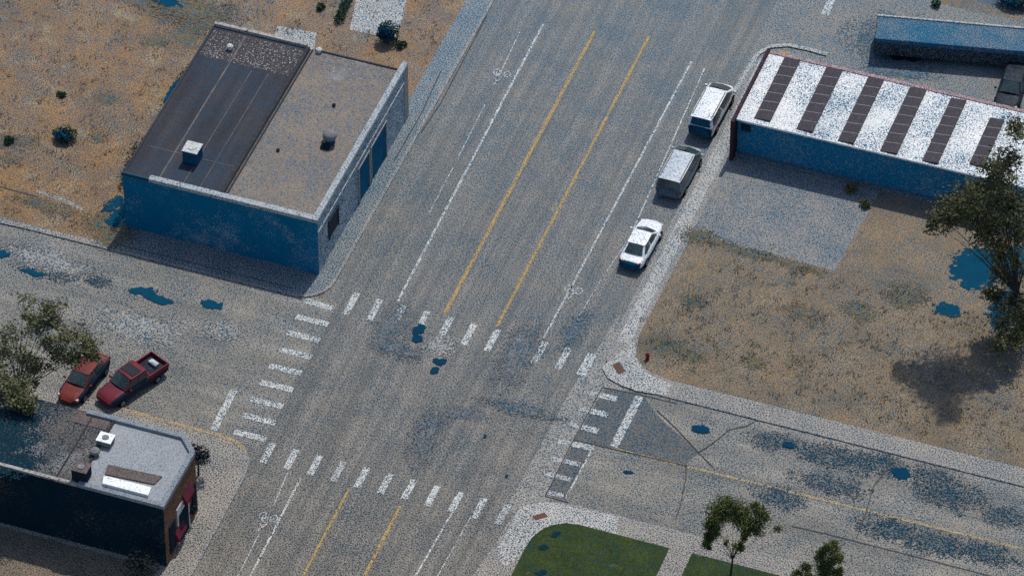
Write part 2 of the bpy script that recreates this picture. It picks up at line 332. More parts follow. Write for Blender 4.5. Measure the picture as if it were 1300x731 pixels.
# ------------------------------------------------------------ painted markings
PZ = .024
def stripe(px0, px1, wd, m='white_paint', name='road_marking', z=PZ): return gline(name, [px0, px1], wd, z, m)
stripe((565, 397), (755, 40), .24, 'yellow_paint'); stripe((631, 414), (824, 46), .20, 'yellow_paint')
stripe((443, 620), (377, 745), .17, 'yellow_paint'); stripe((508, 642), (455, 745), .20, 'yellow_paint')
stripe((505, 382), (690, 30), .17); stripe((690, 430), (878, 78), .15)
stripe((382, 606), (313, 740), .15); stripe((574, 650), (522, 740), .14)
for a, b in (((545, 270), (575, 213)), ((580, 203), (616, 132)), ((632, 100), (660, 40)),
             ((800, 300), (895, 86)), ((724, 420), (765, 352)), ((600, 652), (550, 740)), ((366, 598), (348, 640)), ((335, 665), (300, 735))):
    stripe(a, b, .09, 'white_worn')
stripe((770, 345), (798, 303), .08, 'white_worn'); stripe((801, 298), (894, 88), .10, 'white_paint', z=PZ+.003)
for i in range(11):    # north crossing
    t = i / 10; x = 453 + (752 - 453) * t; y = 372 + (449 - 372) * t
    if i == 3: stripe((x, y), (x-8, y+16), .42); continue
    stripe((x, y), (x-14.5, y+27), .45 if i < 10 else .65, 'white_worn' if i in (2, 7) else 'white_paint')
for i in range(11):    # south crossing
    t = i / 10; x = 347 + (645 - 347) * t; y = 562 + (640 - 562) * t
    stripe((x, y), (x-13.5, y+25), .45, 'white_worn' if i in (3, 10) else 'white_paint')
for x, y in ((400, 85), (368, 140), (338, 195), (310, 252), (275, 308), (247, 365), (213, 422), (187, 478), (155, 535)):
    x = 240 + x/2.708; y = 350 + y/2.708; stripe((x, y), (x + (34 if y < 385 else 41), y + 10), .5)
for x0, y0, x1, y1, m in ((235,75,310,92,'white_worn'), (312,92,400,112,'white_paint'), (195,162,258,178,'white_worn'), (260,178,352,200,'white_paint'),
        (140,250,208,265,'white_worn'), (210,265,300,288,'white_paint'), (80,342,160,358,'white_worn'), (162,358,262,380,'white_paint'),
        (30,435,200,470,'white_worn'), (0,515,150,552,'white_worn'), (25,622,110,642,'white_worn')):
    stripe((690+x0/4.3, 480+y0/4.3), (690+x1/4.3, 480+y1/4.3), .5 if m == 'white_paint' else .42, m, z=PZ+.004)
stripe((297, 495), (271, 546), .5); stripe((812, 503), (779, 567), .55, z=PZ+.004); stripe((755, 564), (718, 632), .13, z=PZ+.004)
gline('kerb', [(930, 120), (948, 90), (962, 68), (978, 59), (1000, 57), (1025, 62), (1050, 69)], .34, T+.003, 'concrete_white')
stripe((1058, -5), (1047, 19), .55); stripe((775, 568), (1310, 699), .2, 'yellow_worn')
gsheet('road_marking', [(987, 70), (992, 64), (1004, 66), (999, 72)], T+.01, 'yellow_paint')
def bike(px, py, s=1.0):      # painted cyclist: two wheels, a frame and a rider
    c = G(px, py, PZ); mb = MB()
    def rg(cx, cy, r):
        n = 14; v = []; f = []
        for i in range(n):
            a = 2*math.pi*i/n
            v += [(cx+r*math.cos(a), cy+1.3*r*math.sin(a), 0), (cx+(r-.09)*math.cos(a), cy+1.3*(r-.09)*math.sin(a), 0)]
        for i in range(n): j = (i+1) % n; f.append((2*i, 2*j, 2*j+1, 2*i+1))
        mb.add(v, f)
    def ln(a, b, wd=.09, dz=.004):
        a = Vector((*a, 0)); b = Vector((*b, 0)); t = (b-a).normalized(); n = Vector((-t.y, t.x, 0)) * wd/2
        mb.add([a+n+Vector((0,0,dz)), a-n+Vector((0,0,dz)), b-n+Vector((0,0,dz)), b+n+Vector((0,0,dz))], [(0,1,2,3)])
    rg(-.38, .45, .27); rg(.38, .45, .27)
    ln((-.38, .45), (-.12, .95)); ln((-.12, .95), (.25, .95), dz=.008); ln((.25, .95), (.38, .45), dz=.004); ln((-.12, .95), (.02, .45), dz=.012); ln((.02, .45), (.25, .95), dz=.016)
    ln((-.15, 1.05), (.05, 1.5), .14, .02); ln((.05, 1.42), (.32, 1.15), .1, .024); rg(.1, 1.68, .12)
    o = struct(mb.build('bike_symbol', 'white_worn')); o.location = (c.x, c.y, PZ); o.scale = (s, s, 1); o.rotation_euler = (0, 0, math.pi)
bike(640, 88); bike(731, 362); bike(344, 650)

# ------------------------------------------------------------ stains, cracks and blue survey gaps in the paving
for px, py, rx, ry, rot, m in (
    (182, 369, .95, .42, 20, 'hole_north'), (200, 379, 1.25, .40, -5, 'hole_north'), (268, 386, .85, .50, 5, 'hole_north'),
    (42, 346, .95, .26, 0, 'hole_north'), (2, 322, .7, .4, 0, 'hole_north'), (532, 418, .46, .60, -15, 'hole'), (529, 429, .46, .45, -10, 'hole'), (558, 459, .50, .42, 10, 'hole'), (552, 470, .36, .42, -10, 'hole'),
    (890, 545, .60, .40, 0, 'hole'), (1001, 564, .50, .38, 0, 'hole'), (1144, 600, .68, .62, 0, 'hole'), (798, 599, .45, .15, 10, 'hole'),
    (616, 553, .12, .18, 0, 'hole'), (643, 604, .12, .18, 0, 'hole')):
    blot('blue_patch', px, py, rx*1.25, ry*1.25, rot, m, .066)
for px, py, rx, ry, rot, m in (
    (1085, 585, 3.4, .9, 0, 'stain_blue'), (1125, 588, 1.6, .7, 0, 'stain_blue'), (1045, 580, 1.5, .8, 0, 'stain_blue'), (1205, 625, 2.2, 1.3, -8, 'stain_blue'), (1055, 615, 2.2, .8, 0, 'stain_blue'),
    (1130, 672, 1.8, .9, 0, 'stain_blue'), (1190, 690, 2.4, .9, 0, 'stain_blue'), (1250, 702, 2.0, .8, 0, 'stain_blue'), (1275, 655, 1.6, .9, 0, 'stain_blue'),
    (990, 632, 1.5, .9, 0, 'stain_blue'), (985, 562, 1.7, .8, 0, 'stain_blue'), (1180, 605, 1.2, .8, 0, 'stain_blue'), (1015, 534, .6, .35, 0, 'stain_blue'), (1038, 538, .5, .45, 0, 'stain_blue'), (1125, 557, .8, .4, 0, 'stain_blue'),
    (60, 345, 2.0, .7, 0, 'stain_blue'), (125, 357, 1.0, .5, 0, 'stain_blue'), (500, 440, .9, .8, 40, 'stain'), (520, 450, .7, .7, 60, 'stain'),
    (660, 520, 2.4, .5, 0, 'stain'), (590, 525, 2.0, .5, 10, 'stain'), (495, 415, .9, 2.2, 0, 'stain'), (540, 555, .9, 2.4, 5, 'stain'), (730, 420, .7, 1.6, 0, 'stain'), (660, 450, 1.1, 2.8, 0, 'stain'),
    (330, 335, 1.6, 1.0, 0, 'pale_stain'), (285, 420, 1.3, .9, 0, 'pale_stain'), (175, 415, 3.2, 1.6, 0, 'pale_stain'), (60, 330, 3.0, 1.0, 0, 'pale_stain'), (560, 440, 1.0, 1.0, 0, 'pale_stain'),
    (1140, 55, 3, 2.5, 0, 'stain'), (1140, 92, 2.2, .5, 10, 'stain')):
    blot('stain', px, py, rx*1.3, ry*1.3, rot, m, .026)
for px, py, rx, ry in ((845, 440, 1.5, .8), (875, 450, 1.0, .6), (880, 383, .8, .5), (905, 305, 2.0, .4), (965, 325, 2.0, .4), (1010, 337, 1.6, .4), (888, 300, 1.2, .7), (1150, 375, 1.2, 1.0), (960, 460, .8, .5), (1020, 395, 1.2, .6), (1090, 395, 1.0, .8)):
    blot('weed_patch', px, py, rx*1.3, ry*1.3, 0, 'weed_stain', T+.012)
for px, py, rx, ry in ((245, 15, 2.6, 1.6), (180, 5, 1.4, .5), (238, 45, 1.2, 1.6), (135, 125, .8, .5), (200, 52, .9, .6), (30, 180, .9, .6), (15, 203, .7, .4), (135, 285, 1.6, 1.0), (60, 262, 2.2, .5), (125, 175, .6, .5), (10, 180, .7, .7)):
    blot('weed_patch', px, py, rx*1.3, ry*1.3, 0, 'weed_stain', T+.012)
blot('blue_patch', 212, 3, 1.5, .7, 0, 'hole_north', T+.02)
for px, py, rx, ry in ((1203, 393, 1.25, .75), (1240, 340, 2.1, 2.6), (1278, 392, 1.3, 2.6), (1290, 330, 1.5, 2.0)):
    blot('blue_patch', px, py, rx*1.2, ry*1.2, 0, 'hole_north', T+.02)
for px, py in ((705, 678), (689, 694), (688, 727)): blot('blue_patch', px, py, .55, .34, 50, 'hole_lawn', T+.04)
for px in ([(871, 589), (871, 605), (864, 640), (858, 658)], [(887, 574), (905, 562), (926, 545), (948, 540), (958, 535)], [(834, 520), (860, 545), (887, 574), (905, 592)],
           [(1132, 580), (1128, 592), (1109, 617), (1099, 650), (1087, 683)], [(1005, 667), (1050, 677), (1085, 686), (1160, 705), (1260, 731)],
           [(765, 491), (728, 558), (692, 629)], [(692, 629), (722, 637)], [(729, 558), (873, 591)], [(765, 491), (812, 500), (860, 512)],
           [(618, 20), (560, 130), (535, 168)], [(130, 305), (250, 335), (372, 366)]):
    gline('pavement_crack', px, .06, .060 if px[0][0] not in (130,) else T+.008, 'crack')
gline('pavement_crack', [(1106, 275), (1085, 310), (1060, 346)], .12, T+.012, 'dry')
gline('pavement_crack', [(880, 301), (960, 322), (1060, 347)], .14, T+.012, 'dry')
gline('pavement_crack', [(560, 90), (536, 142), (500, 205)], .08, T+.008, 'crack')
gline('pavement_crack', [(0, 237), (25, 244), (48, 250)], .14, T+.012, 'crack')
gsheet('tactile_plate', [(777, 463), (786, 459), (794, 471), (785, 475)], T+.014, 'patch_red')
gsheet('tactile_plate', [(675, 655), (691, 650), (696, 655), (680, 660)], T+.014, 'patch_red')

# ------------------------------------------------------------ building at the north-west corner
BX0, BX1, BY0, BY1, BH = -26.6, -12.6, -3.2, 13.0, 5.0
XS = -19.4
b1 = thing('flat_roofed_building', 'long flat-roofed corner building with half black, half tan roof and blue street wall', 'building', ((BX0+BX1)/2, (BY0+BY1)/2, KZ))
def child(o, parent):   # keeps world placement under a root that is moved
    o.parent = parent; o.matrix_parent_inverse = parent.matrix_basis.inverted() if False else Matrix.Translation(-Vector(parent.location)); return o
Z0 = KZ
def P1(mb, name, m, **k): o = mb.build(name, m, **k); return child(o, b1)
wl = MB().box(BX0, BY0, Z0, BX1, BY1, BH - .35)
P1(wl, 'wall', 'wall_white')
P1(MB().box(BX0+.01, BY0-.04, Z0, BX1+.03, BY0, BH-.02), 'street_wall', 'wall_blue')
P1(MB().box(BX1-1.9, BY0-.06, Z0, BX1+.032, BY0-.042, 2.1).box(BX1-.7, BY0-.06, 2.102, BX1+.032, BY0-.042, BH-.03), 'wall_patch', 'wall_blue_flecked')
P1(MB().box(BX0, BY0, BH-.345, XS, BY1, BH-.12), 'black_roof', 'roof_dark')
P1(MB().box(BX0+.2, BY1-3.2, BH-.119, XS-.3, BY1-.3, BH-.112), 'gravel_strip', 'roof_frost')
P1(MB().box(XS, BY0, BH-.345, BX1, BY1, BH-.2), 'tan_roof', 'roof_tan')
sm = MB(); z = BH-.105
sm.box(BX0+2.45, BY0+.4, BH-.13, BX0+2.57, BY1-.3, BH-.10)
for x in (4.2, 5.4): sm.box(BX0+x, BY0+.3, BH-.13, BX0+x+.05, BY1-3.5, BH-.102)
sm.box(BX0+.5, BY0+3.1, BH-.13, XS-.4, BY0+3.15, BH-.103)
P1(sm, 'roof_seam', 'seam')
P1(MB().box(XS-.32, BY0+.35, BH-.119, XS-.05, BY1+.03, BH+.02).box(XS+.08, BY0+.35, BH-.199, XS+.2, BY1+.03, BH-.12), 'dividing_parapet', 'black_edge', bevel=.03)
P1(MB().box(BX0+1.9, BY0-.08, BH-.30, BX1+.05, BY0+.38, BH), 'parapet', 'coping', bevel=.03)
P1(MB().box(BX1-.38, BY0+.381, BH-.30, BX1+.04, BY1+.8, BH+.02), 'parapet', 'coping', bevel=.03)
P1(MB().box(BX0, BY1-.02, BH-.30, XS-.33, BY1+.28, BH+.12), 'parapet', 'coping_rough', bevel=.03)
P1(MB().box(XS+.3, BY1-.02, BH-.35, BX1-.4, BY1+.12, BH-.12), 'parapet', 'black_edge', bevel=.03)
P1(MB().box(BX0-.03, BY0+.3, BH-.3, BX0+.12, BY1-.05, BH-.06), 'parapet', 'roof_dark')
P1(MB().box(BX0-.1, BY0-.07, BH-.25, BX0+1.88, BY0+.45, BH-.08), 'parapet', 'roof_dark')
P1(MB().box(BX1-.25, BY1+.01, Z0, BX1+.03, BY1+.78, BH-.31), 'end_pier', 'concrete')
# east side openings
def eastbox(p0, p1, name, m, t=.03):    # rectangle on the east wall between two seen corners
    a = GX(*p0, BX1); b_ = GX(*p1, BX1); y0, y1 = sorted((a.y, b_.y)); z0, z1 = sorted((a.z, b_.z))
    return y0, y1, z0, z1
def opening(yc0, yc1, z0, z1, nm, fm, gm):
    fr = MB().box(BX1+.001, yc0-.1, z1, BX1+.10, yc1+.1, z1+.1).box(BX1+.001, yc0-.1, z0, BX1+.10, yc0, z1).box(BX1+.001, yc1, z0, BX1+.10, yc1+.1, z1)
    f = P1(fr, nm, fm)
    g = MB().box(BX1+.002, yc0, z0, BX1+.035, yc1, z1).build('pane', gm); g.parent = f
    return f
opening(-1.25, .35, 1.55, 3.15, 'window', 'window_brown', 'window_brown')
opening(4.3, 6.2, Z0+.02, 3.2, 'bay_door', 'wood_post', 'door_blue')
opening(6.6, 9.4, Z0+.02, 3.2, 'bay_door', 'wood_post', 'door_blue')
P1(MB().box(BX1+.002, -3.2, 3.75, BX1+.06, BY1, 3.85), 'wall_ledge', 'coping')

# roof equipment (stands on the roof: its own things)
def hvac(px, py, zr, sx, sy, sz, top, side, label, cat='roof unit', name='air_conditioner'):
    c = G(px, py, zr + sz); t = thing(name, label, cat, (c.x, c.y, zr))
    MB().box(-sx/2, -sy/2, .08, sx/2, sy/2, sz-.06).build('casing', side, t, bevel=.03)
    MB().box(-sx/2-.04, -sy/2-.04, sz-.06, sx/2+.04, sy/2+.04, sz).build('lid', top, t, bevel=.02)
    MB().box(-sx/2+.1, -sy/2+.1, 0, -sx/2+.2, sy/2-.1, .08).build('skid', 'metal_dark', t); MB().box(sx/2-.2, -sy/2+.1, 0, sx/2-.1, sy/2-.1, .08).build('skid', 'metal_dark', t)
    k = MB().cyl(0, 0, sz+.001, sz+.05, min(sx, sy)*.28, k=14); k.build('fan_guard', 'metal_grey' if top != 'metal_white' else 'metal_white', t)
    return t
hvac(244, 187, BH-.12, 1.05, 1.05, 1.15, 'metal_white', 'metal_blue', 'white-topped box cooler standing on the black roof')
def vent(px, py, zr, r, h, m, label, cap=True):
    c = G(px, py, zr); t = thing('roof_vent', label, 'vent', (c.x, c.y, zr))
    MB().cyl(0, 0, 0, h, r*.6, k=14).build('pipe', m, t, smooth=False)
    if cap: MB().tube([(0,0,h),(0,0,h+r*.35),(0,0,h+r*.7)], [r, r*.85, r*.25], 14).build('cap', m, t)
    return t
t = thing('turbine_vent', 'pale domed ventilator with dark hood in the middle of the tan roof', 'vent', G(419, 182, BH-.2))
MB().cyl(0, 0, 0, .45, .34, k=16).build('base', 'metal_blue', t); MB().tube([(0,0,.45),(0,0,.55),(0,0,.8),(0,0,.98),(0,0,1.03)], [.3,.46,.5,.3,.05], 16).build('dome', 'metal_grey', t, smooth=True)
MB().tube([(-.5,.2,0),(-.5,.2,.5),(-.42,.2,.62)], [.11,.11,.11], 8).build('flue', 'metal_white', t)
MB().box(-.42, -.75, 0, .2, -.4, .28).build('duct', 'metal_dark', t, bevel=.03)
vent(353, 192, BH-.2, .13, .12, 'metal_dark', 'small dark vent near the dividing edge of the tan roof')
vent(424, 135, BH-.2, .14, .12, 'metal_dark', 'small dark vent pipe behind the domed ventilator on the tan roof')
vent(405, 67, BH-.2, .22, .25, 'metal_white', 'white roof vent at the back corner of the tan roof')
vent(292, 63, BH-.12, .24, .28, 'metal_white', 'white roof vent near the back edge of the black roof')
for px, py, rx, ry in ((440, 90, 1.7, .8), (425, 98, 1.2, .6), (455, 80, .8, .5)):
    c = G(px, py, BH-.19); _bz[0] += 1
    n = 28; o = link('roof_stain', [(math.cos(2*math.pi*i/n), math.sin(2*math.pi*i/n), 0) for i in range(n)], [tuple(range(n))], 'roof_tan_grey')
    o.location = (c.x, c.y, BH-.197 + .001*(_bz[0] % 7)); o.scale = (rx, ry, 1); child(o, b1)

# ------------------------------------------------------------ white-roofed building, north-east
WX0, WX1, WY0, WY1, WH = 9.95, 32.0, 17.75, 25.0, 3.45
b2 = thing('white_roofed_building', 'long low building with white roof, dark panel strips and blue front', 'building', ((WX0+WX1)/2, (WY0+WY1)/2, KZ))
def P2(mb, name, m, **k): return child(mb.build(name, m, **k), b2)
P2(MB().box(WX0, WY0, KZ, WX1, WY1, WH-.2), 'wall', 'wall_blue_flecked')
P2(MB().box(WX0-.06, WY0-.12, WH-.199, WX1+.06, WY1+.1, WH), 'roof', 'white_roof')
P2(MB().box(WX0-.30, WY0-.75, KZ, WX0-.062, WY1+.2, WH+.2), 'sign_wall', 'maroon', bevel=.03)
P2(MB().box(WX0-.05, WY1-.15, WH+.001, WX1+.05, WY1+.14, WH+.06), 'back_parapet', 'maroon_white')
P2(MB().box(WX0-.05, WY0-.16, WH-.12, WX1, WY0-.121, WH-.005), 'gutter', 'bright_white')
P2(MB().box(WX0, WY0-.30, KZ, WX1, WY0-.001, KZ+.35), 'plinth', 'plinth')
P2(MB().box(WX0+.25, WY0-.05, 2.4, WX0+.95, WY0-.001, 3.0), 'wall_lamp_box', 'metal_dark', bevel=.03)
for (tx0, tx1, ty), (bx0, bx1, by) in (((222,270,165),(130,185,338)), ((340,390,195),(255,310,370)), ((462,512,227),(373,425,403)), ((588,640,258),(490,545,432)), ((705,752,288),(612,665,467)), ((820,862,345),(750,800,470))):
    q = lambda x, y: G(900 + x/2.285, y/2.285, WH+.1)
    y1 = min(q((tx0+tx1)/2, ty).y, WY1-.2); y0 = max(q((bx0+bx1)/2, by).y - .3, WY0+.02)
    xa = (q(tx0, ty).x + q(bx0, by).x)/2; xb = (q(tx1, ty).x + q(bx1, by).x)/2
    mb = MB(); n = 7 if ty < 300 else 5
    mb.add([(xa,y0,WH+.04),(xb,y0,WH+.16),(xb,y1,WH+.16),(xa,y1,WH+.04),(xa,y0,WH+.001),(xb,y0,WH+.001),(xb,y1,WH+.001),(xa,y1,WH+.001)],
           [(0,1,2,3),(4,5,1,0),(5,6,2,1),(6,7,3,2),(7,4,0,3)])
    mb.cur = 1
    for i in range(1, n):
        y = y0 + (y1-y0)*i/n
        mb.add([(xa+.03,y-.03,WH+.048),(xb-.03,y-.03,WH+.166),(xb-.03,y+.03,WH+.166),(xa+.03,y+.03,WH+.048)], [(0,1,2,3)])
    P2(mb, 'solar_panel', ['panel', 'panel_line'])
def clump(mb, c, rad, n, size, rnd=random, gauss=False):
    for _ in range(n):
        while True:
            d = Vector((rnd.uniform(-1,1), rnd.uniform(-1,1), rnd.uniform(-1,1)))
            if d.length <= 1: break
        d = d * (d.length ** -.25 if d.length > .01 else 1)
        if gauss: d = Vector((rnd.gauss(0, .62), rnd.gauss(0, .62), rnd.gauss(0, .62)))
        p = Vector(c) + Vector((d.x*rad[0], d.y*rad[1], d.z*rad[2]))
        u = Vector((rnd.gauss(0,1), rnd.gauss(0,1), rnd.gauss(0,.6))).normalized(); v = u.orthogonal().normalized()
        v = (v * math.cos(rnd.uniform(0,6.3)) + u.cross(v) * math.sin(rnd.uniform(0,6.3))).normalized()
        s = size * rnd.uniform(.6, 1.4)
        mb.add([p-u*s, p-v*s*.45, p+u*s, p+v*s*.45], [(0,1,2,3)])
def shrub(px, py, rx, ry, rz, label, m='leaf_shrub', core=None, n=500, group=None, z=KZ, name='shrub', size=.10):
    c = G(px, py, z); t = thing(name, label, 'shrub', (c.x, c.y, z), 0, group)
    mb = MB(); k = max(3, n//120)
    for i in range(k):
        a = 6.28*i/k + random.random(); rr = .45
        clump(mb, (math.cos(a)*rx*rr, math.sin(a)*ry*rr, rz*.55), (rx*.62, ry*.62, rz*.5), n//k, size)
    mb.build('foliage', m, t)
    if core:
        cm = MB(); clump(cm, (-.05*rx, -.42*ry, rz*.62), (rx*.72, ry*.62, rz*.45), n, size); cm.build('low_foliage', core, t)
    st = MB()
    for i in range(4):
        a = i*1.57+.4; st.tube([(0,0,-.02),(math.cos(a)*rx*.3, math.sin(a)*ry*.3, rz*.6)], [.035,.012], 5)
    st.build('stem', 'bark', t); return t
shrub(1080, 244, .45, .4, .6, 'dark low bush against the blue front of the white-roofed building', 'leaf_deep', n=300)
shrub(1098, 262, .4, .35, .5, 'dark bush in the shade where the concrete yard meets dry grass', 'leaf_deep', n=300)
shrub(83, 176, .85, .75, .8, 'round bush with blue-tinted underside alone in the dry field', core='leaf_blue', n=700)
shrub(493, 52, .85, .75, 1.5, 'tall shrub with blue-tinted lower leaves beside the pale concrete pad', core='leaf_blue', n=900)
shrub(510, 60, .42, .38, .4, 'small green shrub just right of the tall blue-tinted shrub', n=260)
shrub(11, 181, .4, .35, .4, 'small green bush at the left edge of the dry field', n=260)
shrub(78, 122, .01+.34, .3, .3, 'tiny bush far out in the dry field above the round bush', n=160)
shrub(407, 12, .35, .3, .4, 'small bush left of the narrow green hedge by the concrete pad', n=220)
for i, (x, y) in enumerate(((441, 5), (437, 16), (432, 27))): pass
hb = thing('hedge', 'narrow uneven green hedge along the left side of the concrete pad', 'hedge', (*G(438, 15, KZ).xy, KZ))
mb = MB(); st = MB()
for x, y in ((443, -2), (440, 6), (437, 13), (434, 20), (431, 28)):
    p = G(x, y, KZ) - Vector(hb.location); clump(mb, (p.x, p.y, .3), (.4, .45, .3), 170, .09); MB().tube([(p.x, p.y, 0), (p.x, p.y, .4)], [.03, .015], 5).build('stem', 'bark', hb)
mb.build('foliage', 'leaf_shrub', hb)
vb = thing('ivy', 'dark green creeper along the west wall of the black-roofed half', 'plant', (BX0-.2, 4.5, KZ))
mb = MB(); st = MB()
for i in range(26):
    y = -7 + i*.5; clump(mb, (-.25+random.uniform(-.15,.05), y, 2.9+.9*math.sin(i*.35)+random.uniform(-.3,.3)), (.24, .36, .5), 60, .08)
    clump(mb, (-.2, y, 1.2), (.2, .35, 1.1), 30, .08)
    if i % 4 == 0: MB().tube([(0,y,0),(-.05,y,2.8)], [.04,.02], 5).build('stem', 'bark', vb)
mb.build('foliage', 'leaf_shrub', vb)
blot('blue_patch', 145, 258, .7, 1.4, -20, 'hole_north', T+.03)
blot('blue_patch', 218, 118, .45, 2.2, 0, 'hole_north', T+.03)
blot('blue_patch', 146, 280, .8, .9, 0, 'hole_north', T+.03)
blot('blue_patch', 160, 268, 1.1, 1.6, 0, 'hole_north', T+.04)
blot('weed_patch', 145, 300, 1.6, 1.4, 0, 'weed_stain', T+.02)
shrub(1188, 8, .4, .35, .4, 'low green weed bush at the verge behind the long blue trailer', n=200, z=.02)
shrub(1290, 4, 1.6, 1.0, .9, 'dark bushy mass at the upper right behind the trailer', 'leaf_deep', core='leaf_blue', n=900, z=.02)
shrub(1170, 128, .3, .3, .6, 'small dark bush touching the back edge of the white roof', 'leaf_deep', n=260, z=.02)

# ------------------------------------------------------------ brick corner building, south-west
SX1, SY0, SY1, SH = -11.75, -31.8, -25.4, 5.4
SX0 = -36.0
b3 = thing('brick_corner_building', 'brick building with cut corner, grey flat roof and dark south wall', 'building', (-20, -28.6, KZ))
def P3(mb, name, m, **k): return child(mb.build(name, m, **k), b3)
foot = [(SX0, SY0), (SX1, SY0), (SX1, -26.6), (-12.9, SY1), (SX0, SY1)]
P3(MB().prism(foot, KZ, SH-.35), 'wall', 'brick')
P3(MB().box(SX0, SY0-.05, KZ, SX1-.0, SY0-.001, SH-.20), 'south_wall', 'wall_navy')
P3(MB().prism([(SX0, SY0+.02), (-17.6, SY0+.02), (-17.6, SY1-.02), (SX0, SY1-.02)], SH-.349, SH-.14), 'old_roof', 'roof_old')
P3(MB().prism([(-17.598, SY0+.02), (SX1-.02, SY0+.02), (SX1-.02, -26.62), (-12.92, SY1-.02), (-17.598, SY1-.02)], SH-.349, SH-.16), 'grey_roof', 'grey_membrane')
def edge(pts, wd, z0, z1, m, name='parapet'):
    mb = MB(); P_ = [Vector((*p, 0)) for p in pts]; L = []; Rr = []
    for i, p in enumerate(P_):
        a = (P_[i] - P_[i-1]).normalized() if i else (P_[1]-P_[0]).normalized(); b_ = (P_[i+1]-P_[i]).normalized() if i < len(P_)-1 else a
        n1 = Vector((-a.y, a.x, 0)); n2 = Vector((-b_.y, b_.x, 0)); n = (n1+n2).normalized(); n = n / max(.3, n.dot(n1))
        L.append(p - n*.04); Rr.append(p + n*wd)
    poly = [(q.x, q.y) for q in L] + [(q.x, q.y) for q in reversed(Rr)]
    mb.prism(poly, z0, z1); return mb.build(name, m, bevel=.03)
child(edge([(-17.6, SY0), (SX1, SY0), (SX1, -26.6), (-12.9, SY1), (-19.6, SY1)], .32, SH-.30, SH+.06, 'grey_parapet'), b3)
child(edge([(SX0, SY0), (-17.61, SY0)], .22, SH-.30, SH-.04, 'coping_rough'), b3)
def roofq(px, z0, z1, name, m): P3(MB().prism([(G(*p, z1).x, G(*p, z1).y) for p in px], z0, z1), name, m)
roofq([(132, 603), (130, 613), (188, 628), (192, 618)], SH-.159, SH+.10, 'skylight', 'bright_white')
roofq([(137, 589), (133, 601), (196, 614), (206, 604)], SH-.159, SH-.06, 'roof_strip', 'roof_brown')
P3(MB().box(-17.75, SY0+.3, SH-.139, -17.62, SY1-.1, SH-.02).box(-19.2, SY0+.3, SH-.139, -19.1, SY1-.4, SH-.08), 'roof_ridge', 'black_edge')
P3(MB().box(-20.4, -26.6, SH-.139, -17.9, -25.6, SH-.10), 'roof_patch', 'roof_brown')
hvac(134, 555, SH-.14, .95, .8, .5, 'bright_white', 'metal_grey', 'bright white low box on the grey roof of the brick building')
hvac(103, 592, SH-.14, 1.0, .9, 1.0, 'roof_brown', 'metal_dark', 'dark-sided roof unit near the south edge of the brick building')
vent(121, 577, SH-.14, .35, .3, 'metal_grey', 'squat grey vent beside the bright white roof box')
for px, py, rx, ry in ((8, 552, 2.6, 2.4), (28, 585, 2.0, 1.2), (20, 530, 2.0, 1.0), (-10, 580, 3, 2.2)):
    c = G(px, py, SH-.13); _bz[0] += 1; n = 28
    o = link('roof_stain', [(math.cos(2*math.pi*i/n), math.sin(2*math.pi*i/n), 0) for i in range(n)], [tuple(range(n))], 'roof_navy')
    o.location = (c.x, min(c.y, SY1-ry-.1), SH-.135 + .003*(_bz[0] % 7)); o.scale = (rx, ry, 1); child(o, b3)
# east front: storefront panes, red band signs
f = P3(MB().box(SX1+.001, -31.2, KZ+.5, SX1+.09, -30.3, 3.0), 'shop_window', 'metal_dark'); f = P3(MB().box(SX1+.001, -27.5, KZ+.5, SX1+.09, -26.9, 3.0), 'shop_window', 'metal_dark')
f = P3(MB().box(SX1+.001, -29.9, KZ+.1, SX1+.06, -28.0, 3.3), 'shop_front', 'white_sign')
P3(MB().box(SX1+.061, -29.7, KZ+.1, SX1+.075, -28.2, 2.6), 'door', 'metal_dark')
for y0, z0 in ((-30.4, 1.1), (-28.9, 3.0)):
    mb = MB(); mb.add([(SX1+.02,y0,z0+.75),(SX1+.32,y0,z0+.1),(SX1+.32,y0+1.3,z0+.1),(SX1+.02,y0+1.3,z0+.75),(SX1+.32,y0,z0-.12),(SX1+.32,y0+1.3,z0-.12),(SX1+.02,y0,z0-.12),(SX1+.02,y0+1.3,z0-.12)],
        [(0,1,2,3),(1,4,5,2),(0,6,4,1),(3,2,5,7)]); P3(mb, 'awning', 'sign_red')
# street planting by the brick building
def streettree(px, py, h, r, label, m, n=700, name='street_tree', post='bark', sz=.1):
    c = G(px, py, KZ); t = thing(name, label, 'tree', (c.x, c.y, KZ)); mb = MB()
    for i in range(5):
        a = i*1.26; clump(mb, (math.cos(a)*r*.4, math.sin(a)*r*.4, h-r*.5+random.uniform(-.15,.15)), (r*.65, r*.65, r*.55), n//5, sz)
    mb.build('crown', m, t); tr = MB().tube([(0,0,-.05),(.03,0,h*.5),(0,.02,h-.3)], [.07,.055,.03], 7)
    for i in range(4): a = i*1.6; tr.tube([(0,0,h*.6),(math.cos(a)*r*.6, math.sin(a)*r*.6, h-.2)], [.03,.01], 5)
    tr.build('trunk', post, t); return t
streettree(252, 603, 2.2, .85, 'small dark street tree by the cut corner of the brick building', 'leaf_dark', 900)
streettree(241, 662, 1.4, .42, 'little dark bushy tree by the red awnings', 'leaf_dark', 300)
streettree(180, 742, 2.4, 1.2, 'dark shaded tree at the south-east foot of the brick building', 'leaf_dark', 1100)

